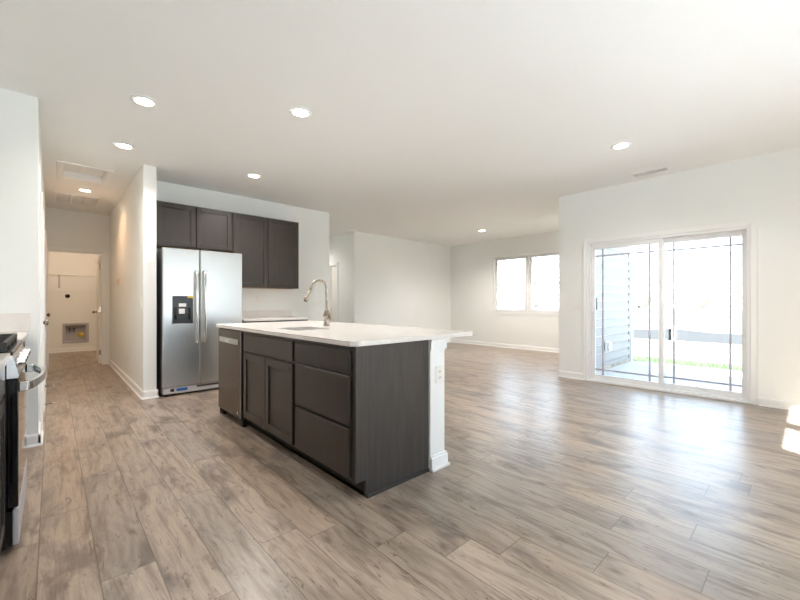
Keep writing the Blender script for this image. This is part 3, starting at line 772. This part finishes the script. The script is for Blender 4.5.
# countertop with rounded corners and sink cut-out
def rrect(x0, x1, y0, y1, r, n=8):
    pts = []
    for cx, cy, a in ((x1-r, y1-r, 0), (x0+r, y1-r, PI/2), (x0+r, y0+r, PI), (x1-r, y0+r, 1.5*PI)):
        for k in range(n+1):
            b = a + k*PI/2/n; pts.append((cx+r*math.cos(b), cy+r*math.sin(b)))
    return pts
def slab(bm, outer, holes, z0, z1):
    for z in (z0, z1):
        ed = []
        for loop in [outer]+holes:
            vs = [bm.verts.new((x, y, z)) for x, y in loop]
            ed += [bm.edges.new((vs[i], vs[(i+1) % len(vs)])) for i in range(len(vs))]
        bmesh.ops.triangle_fill(bm, use_beauty=True, edges=ed)
    for loop in [outer]+holes:
        a = [bm.verts.new((x, y, z0)) for x, y in loop]; b = [bm.verts.new((x, y, z1)) for x, y in loop]
        for i in range(len(loop)):
            j = (i+1) % len(loop); bm.faces.new((a[i], a[j], b[j], b[i]))
    bmesh.ops.remove_doubles(bm, verts=bm.verts[:], dist=1e-5)
SX0, SX1, SY0, SY1 = 1.41, 1.75, 2.72, 3.13
bm = bm_new(); slab(bm, rrect(1.232, 2.375, 1.722, 4.16, 0.06), [rrect(SX0, SX1, SY0, SY1, 0.07)], 0.884, 0.914)
o = obj('countertop', bm, 'quartz'); tag(o, 'long white quartz countertop covering the kitchen island', 'countertop')
bv = o.modifiers.new('edge', 'BEVEL'); bv.width = 0.004; bv.segments = 2; bv.limit_method = 'ANGLE'; bv.angle_limit = math.radians(50)
# sink
t = thing('kitchen_sink', 'stainless undermount sink sunk in the white island countertop', 'sink', ((SX0+SX1)/2, (SY0+SY1)/2, 0.883))
bm = bm_new(); hx, hy = (SX1-SX0)/2, (SY1-SY0)/2
loops = [rrect(-hx-.02, hx+.02, -hy-.02, hy+.02, .08), rrect(-hx, hx, -hy, hy, .07), rrect(-hx+.006, hx-.006, -hy+.006, hy-.006, .07), rrect(-hx+.02, hx-.02, -hy+.02, hy-.02, .06), rrect(-.03, .03, -.03, .03, .029)]
zz = [0, 0, -0.17, -0.185, -0.192]; rg = [[bm.verts.new((x, y, z)) for x, y in L] for L, z in zip(loops, zz)]
for i in range(4):
    for k in range(len(rg[0])):
        j = (k+1) % len(rg[0]); f = bm.faces.new((rg[i][k], rg[i][j], rg[i+1][j], rg[i+1][k])); f.smooth = True
o = obj('basin', bm, 'steel', t); sd = o.modifiers.new('t', 'SOLIDIFY'); sd.thickness = 0.0012; sd.offset = 0
bm = bm_new(); lathe(bm, [(0.0, -0.197), (0.02, -0.196), (0.028, -0.191), (0.045, -0.189), (0.047, -0.1915)]); obj('drain', bm, 'steel_hi', t)
# faucet
FX, FY = 1.89, 3.06
t = thing('kitchen_faucet', 'gooseneck pull-down brushed nickel faucet standing behind the island sink', 'faucet', (FX, FY, 0.914))
bm = bm_new(); lathe(bm, [(0.0, 0.0), (0.031, 0.0), (0.031, 0.006), (0.029, 0.012), (0.026, 0.04), (0.026, 0.080), (0.036, 0.088), (0.036, 0.098), (0.029, 0.112), (0.019, 0.140), (0.0135, 0.160)]); obj('body', bm, 'nickel', t)
pts = [(0, 0, 0.14), (0, 0, 0.25), (0, 0, 0.345)]; R = 0.080
for k in range(1, 19):
    a = PI*k/20; pts.append((-R+R*math.cos(a), 0, 0.345+R*math.sin(a)))
lx, lz = pts[-1][0], pts[-1][2]
pts.append((lx-0.016, 0, lz-0.035))
bm = bm_new(); tube(bm, pts, 0.0115, 14); obj('neck', bm, 'nickel', t)
ex, ez = pts[-1][0], pts[-1][2]; dx, dz = -0.016, -0.035; L = math.hypot(dx, dz); dx /= L; dz /= L
bm = bm_new(); tube(bm, [(ex+dx*s, 0, ez+dz*s) for s in (0, 0.012, 0.05, 0.085, 0.105, 0.112)], [0.0125, 0.015, 0.016, 0.021, 0.023, 0.019], 16); sh = obj('spray_head', bm, 'nickel', t)
bm = bm_new(); tube(bm, [(ex+dx*s, 0, ez+dz*s) for s in (0.1125, 0.115)], [0.017, 0.016], 16); obj('nozzle', bm, 'rubber', sh)
bm = bm_new(); tube(bm, [(0, -0.022, 0.075), (0, -0.050, 0.075)], [0.016, 0.014], 12); tube(bm, [(0, -0.045, 0.080), (0.004, -0.058, 0.115), (0.006, -0.066, 0.165)], [0.008, 0.0065, 0.0055], 10); obj('lever', bm, 'nickel', t)

# back wall run: base cabinets, counter, backsplash
t = thing('base_cabinet', 'dark espresso base cabinet run against the back wall right of the refrigerator', 'kitchen cabinet', (0, 0, 0))
bm = bm_new(); box(bm, 1.935, 2.925, 5.29, 5.878, 0.105, 0.874); obj('carcass', bm, 'espresso', t)
bm = bm_new(); box(bm, 1.935, 2.925, 5.365, 5.38, 0, 0.105); obj('toe_kick', bm, 'espresso_dark', t)
for x0, x1 in ((1.945, 2.425), (2.435, 2.915)):
    bm = bm_new(); shaker(bm, 'Y', 5.29, -1, x0, x1, 0.728, 0.860, flat=True); obj('drawer_front', bm, 'espresso', t)
    bm = bm_new(); shaker(bm, 'Y', 5.29, -1, x0, x1, 0.12, 0.71); obj('door', bm, 'espresso', t)
bm = bm_new(); box(bm, 1.930, 2.95, 5.25, 5.878, 0.875, 0.907, 0.003); tag(obj('countertop', bm, 'quartz'), 'short white countertop on the back wall between refrigerator and entry', 'countertop')
bm = bm_new(); box(bm, 1.930, 2.95, 5.862, 5.8795, 0.908, 1.010, 0.002); tag(obj('backsplash', bm, 'quartz'), 'low white quartz backsplash strip on the back kitchen wall', 'backsplash')

# upper cabinets
def upper(name, label, x0, x1, z0, z1):
    t = thing(name, label, 'kitchen cabinet', (0, 0, 0))
    bm = bm_new(); box(bm, x0, x1, 5.575, 5.878, z0, z1); obj('carcass', bm, 'espresso', t)
    bm = bm_new(); box(bm, x0+0.018, x1-0.018, 5.59, 5.875, z0-0.003, z0-0.0005); obj('underside', bm, 'cab_in', t, 'pale wood underside')
    xm = (x0+x1)/2
    for a, b in ((x0+0.010, xm-0.006), (xm+0.006, x1-0.010)):
        bm = bm_new(); shaker(bm, 'Y', 5.575, -1, a, b, z0+0.012, z1-0.012); obj('door', bm, 'espresso', t)
    return t
upper('wall_cabinet', 'short dark wall cabinet with two doors above the refrigerator', 0.95, 1.886, 1.86, 2.425)
upper('wall_cabinet', 'tall dark wall cabinet with two doors right of the refrigerator', 1.888, 2.922, 1.362, 2.425)
bm = bm_new(); box(bm, 0.922, 0.949, 5.575, 5.878, 1.86, 2.425); tag(obj('filler_strip', bm, 'espresso'), 'narrow dark filler strip between upper cabinet and hallway wall', 'panel')

# refrigerator
F0, F1, FYF = 0.965, 1.895, 5.205
t = thing('refrigerator', 'stainless side-by-side refrigerator with black dispenser below the dark cabinets', 'refrigerator', (0, 0, 0))
bm = bm_new(); box(bm, F0+0.004, F1-0.004, FYF+0.062, 5.86, 0.03, 1.765, 0.006); obj('body', bm, 'grey_side', t)
SPL = 1.372
for nm, x0, x1 in (('freezer_door', F0, SPL-0.004), ('fridge_door', SPL+0.004, F1)):
    bm = bm_new(); box(bm, x0, x1, FYF, FYF+0.058, 0.115, 1.797, 0.010, 3); dr = obj(nm, bm, 'steel', t)
    xh = SPL-0.046 if nm == 'freezer_door' else SPL+0.046
    sgn = -1 if nm == 'freezer_door' else 1
    pts = [(xh, FYF-0.001, 1.53), (xh, FYF-0.045, 1.52), (xh, FYF-0.058, 1.45), (xh+sgn*0.004, FYF-0.064, 1.1), (xh+sgn*0.002, FYF-0.058, 0.72), (xh-sgn*0.004, FYF-0.045, 0.64), (xh-sgn*0.004, FYF-0.001, 0.63)]
    bm = bm_new(); tube(bm, pts, 0.017, 12, flat=0.8); obj('handle', bm, 'steel_hi', dr)
    if nm == 'freezer_door': fd = dr
bm = bm_new(); box(bm, F0+0.01, F1-0.01, FYF+0.02, FYF+0.062, 0.028, 0.108, 0.004); kg = obj('kick_grille', bm, 'box_grey', t)
bm = bm_new(); box(bm, 1.115, 1.235, FYF+0.0175, FYF+0.0195, 0.055, 0.088); obj('label', bm, 'blue', kg, 'blue sticker')
bm = bm_new(); box(bm, 1.05, 1.09, FYF+0.0175, FYF+0.0195, 0.055, 0.088); obj('label', bm, 'black', kg, 'small black label')
bm = bm_new(); box(bm, 1.34, 1.84, FYF+0.0175, FYF+0.0195, 0.075, 0.098); obj('vent_slot', bm, 'slot', kg)
for x in (F0+0.06, F1-0.06):
    bm = bm_new(); tube(bm, [(x, FYF+0.09, 0.0), (x, FYF+0.09, 0.03)], 0.02, 12); obj('foot', bm, 'rubber', t)
dp0, dp1, dz0, dz1 = 1.065, 1.290, 0.880, 1.215
bm = bm_new()
for x0, x1, z0, z1 in ((dp0-0.008, dp0, dz0-0.008, dz1+0.008), (dp1, dp1+0.008, dz0-0.008, dz1+0.008), (dp0, dp1, dz0-0.008, dz0), (dp0, dp1, dz1, dz1+0.008)): box(bm, x0, x1, FYF-0.006, FYF-0.0005, z0, z1, 0.002)
obj('dispenser_frame', bm, 'steel_hi', fd, 'bright dispenser surround')
bm = bm_new(); box(bm, dp0, dp1, FYF-0.004, FYF-0.0004, dz0, dz1); dsp = obj('dispenser', bm, 'dispenser', fd, 'black water and ice dispenser')
bm = bm_new(); box(bm, dp0+0.07, dp0+0.15, FYF-0.0065, FYF-0.0045, 1.085, 1.125, 0.001); obj('display', bm, 'paper', dsp)
bm = bm_new(); box(bm, dp0+0.01, dp0+0.20, FYF-0.006, FYF-0.0045, 0.985, 1.075, 0.001); obj('cavity', bm, 'black', dsp)
for x in (dp0+0.035, dp0+0.185):
    bm = bm_new(); tube(bm, [(x, FYF-0.008, 1.07), (x, FYF-0.012, 0.99), (x, FYF-0.008, 0.93)], [0.010, 0.012, 0.010], 8); obj('paddle', bm, 'black_glass', dsp)
bm = bm_new(); box(bm, dp0+0.07, dp0+0.135, FYF-0.008, FYF-0.0065, 1.00, 1.06); obj('sticker', bm, 'paper', dsp, 'white sticker')
bm = bm_new(); box(bm, dp0+0.165, dp1-0.002, FYF-0.006, FYF-0.0045, 1.192, 1.211); obj('energy_tag', bm, 'yellow', dsp, 'small yellow tag')

# ------------------------------------------------------------------ left run with the range
R0, R1 = 2.43, 3.19
def left_cab(name, label, y0, y1, doors):
    t = thing(name, label, 'kitchen cabinet', (0, 0, 0))
    bm = bm_new(); box(bm, -0.798, -0.172, y0, y1, 0.105, 0.874); obj('carcass', bm, 'espresso', t)
    bm = bm_new(); box(bm, -0.26, -0.245, y0, y1, 0.0, 0.105); obj('toe_kick', bm, 'espresso_dark', t)
    for a, b in doors:
        bm = bm_new(); shaker(bm, 'X', -0.172, 1, a, b, 0.728, 0.860, flat=True); obj('drawer_front', bm, 'espresso', t)
        bm = bm_new(); shaker(bm, 'X', -0.172, 1, a, b, 0.12, 0.71); obj('door', bm, 'espresso', t)
    return t
left_cab('base_cabinet', 'dark espresso base cabinet at the left edge, on the near side of the range', 1.45, R0-0.004, [(1.46, 1.935), (1.945, 2.416)])
left_cab('base_cabinet', 'dark espresso base cabinet between the range and the pantry wall', R1+0.004, 4.146, [(R1+0.014, 3.66), (3.67, 4.136)])
bm = bm_new(); box(bm, -0.799, -0.137, 1.43, R0-0.003, 0.875, 0.907, 0.003); tag(obj('countertop', bm, 'quartz'), 'white countertop at the left edge, on the near side of the range', 'countertop')
bm = bm_new(); box(bm, -0.799, -0.137, R1+0.003, 4.149, 0.875, 0.907, 0.003); tag(obj('countertop', bm, 'quartz'), 'white countertop between the range and the pantry wall', 'countertop')
bm = bm_new(); box(bm, -0.78, -0.125, 4.131, 4.1495, 0.908, 1.05, 0.002); tag(obj('backsplash', bm, 'quartz'), 'low white quartz backsplash against the pantry end wall by the range', 'backsplash')
bm = bm_new(); box(bm, -0.7995, -0.782, 1.43, 4.13, 0.908, 1.05, 0.002); tag(obj('backsplash', bm, 'quartz'), 'long white quartz backsplash along the left wall behind the range', 'backsplash')
t = thing('gas_range', 'stainless slide-in gas range with black cast iron grates at the left edge', 'range', (0, 0, 0))
bm = bm_new(); box(bm, -0.775, -0.150, R0, R1, 0.03, 0.895, 0.003); obj('body', bm, 'black', t)
bm = bm_new(); box(bm, -0.775, -0.130, R0+0.001, R1-0.001, 0.896, 0.912, 0.004); obj('cooktop', bm, 'black', t)
bm = bm_new()
for k in range(3):
    a = R0+0.03+k*0.235; b = a+0.225
    for y in (a, b, (a+b)/2): box(bm, -0.72, -0.150, y-0.008, y+0.008, 0.930, 0.952, 0.003)
    for x in (-0.72, -0.58, -0.44, -0.30, -0.158): box(bm, x-0.008, x+0.008, a, b, 0.930, 0.952, 0.003)
    for x in (-0.72, -0.158):
        for y in (a, b): box(bm, x-0.007, x+0.007, y-0.007, y+0.007, 0.913, 0.934)
obj('grates', bm, 'iron', t)
for x, y in ((-0.30, R0+0.15), (-0.30, R1-0.15), (-0.58, R0+0.15), (-0.58, R1-0.15), (-0.44, (R0+R1)/2)):
    bm = bm_new(); lathe(bm, [(0.045, 0), (0.045, 0.010), (0.035, 0.016), (0.0, 0.017)], (x, y, 0.9125)); obj('burner', bm, 'iron', t)
bm = bm_new()
prof = [(0, 0.79), (0.034, 0.79), (0.040, 0.80), (0.018, 0.893), (0.0, 0.895)]
extrude_profile(bm, prof, (-0.149, R0, 0), (-0.149, R1, 0), (1, 0, 0)); cp = obj('control_panel', bm, 'steel_hi', t)
for k in range(5):
    y = R0+0.10+k*0.14; bm = bm_new()
    lathe(bm, [(0.026, 0.0), (0.026, 0.006), (0.019, 0.008), (0.017, 0.026), (0.012, 0.030), (0.0, 0.030)], (-0.122, y, 0.848), 'X', 18); obj('knob', bm, 'steel_hi', cp)
bm = bm_new(); box(bm, -0.149, -0.112, R0+0.004, R1-0.004, 0.205, 0.785, 0.004); od = obj('oven_door', bm, 'black_glass', t)
bm = bm_new()
N = 20; pts = []
for k in range(N+1):
    u = k/N; pts.append((-0.085+0.050*math.sin(PI*u)**0.8, R0+0.035+(R1-R0-0.07)*u, 0.745))
ring = []
for p in pts:
    ring.append([bm.verts.new((p[0]+dx, p[1], p[2]+dz)) for dx, dz in ((-0.007, -0.019), (0.007, -0.019), (0.009, 0), (0.007, 0.019), (-0.007, 0.019), (-0.009, 0))])
for i in range(N):
    for k in range(6):
        f = bm.faces.new((ring[i][k], ring[i][(k+1) % 6], ring[i+1][(k+1) % 6], ring[i+1][k]))
bm.faces.new(ring[0]); bm.faces.new(ring[-1])
for y in (R0+0.045, R1-0.045): box(bm, -0.113, -0.080, y-0.022, y+0.022, 0.722, 0.768, 0.005)
obj('handle', bm, 'steel_hi', od)
bm = bm_new(); box(bm, -0.131, -0.110, R0+0.004, R1-0.004, 0.035, 0.195, 0.004); obj('storage_drawer', bm, 'box_grey', t)
bm = bm_new(); box(bm, -0.149, -0.132, R0+0.006, R1-0.006, 0.04, 0.19); obj('drawer_box', bm, 'black', t)
for x in (-0.72, -0.19):
    for y in (R0+0.05, R1-0.05):
        bm = bm_new(); tube(bm, [(x, y, 0.0), (x, y, 0.03)], 0.016, 10); obj('foot', bm, 'rubber', t)
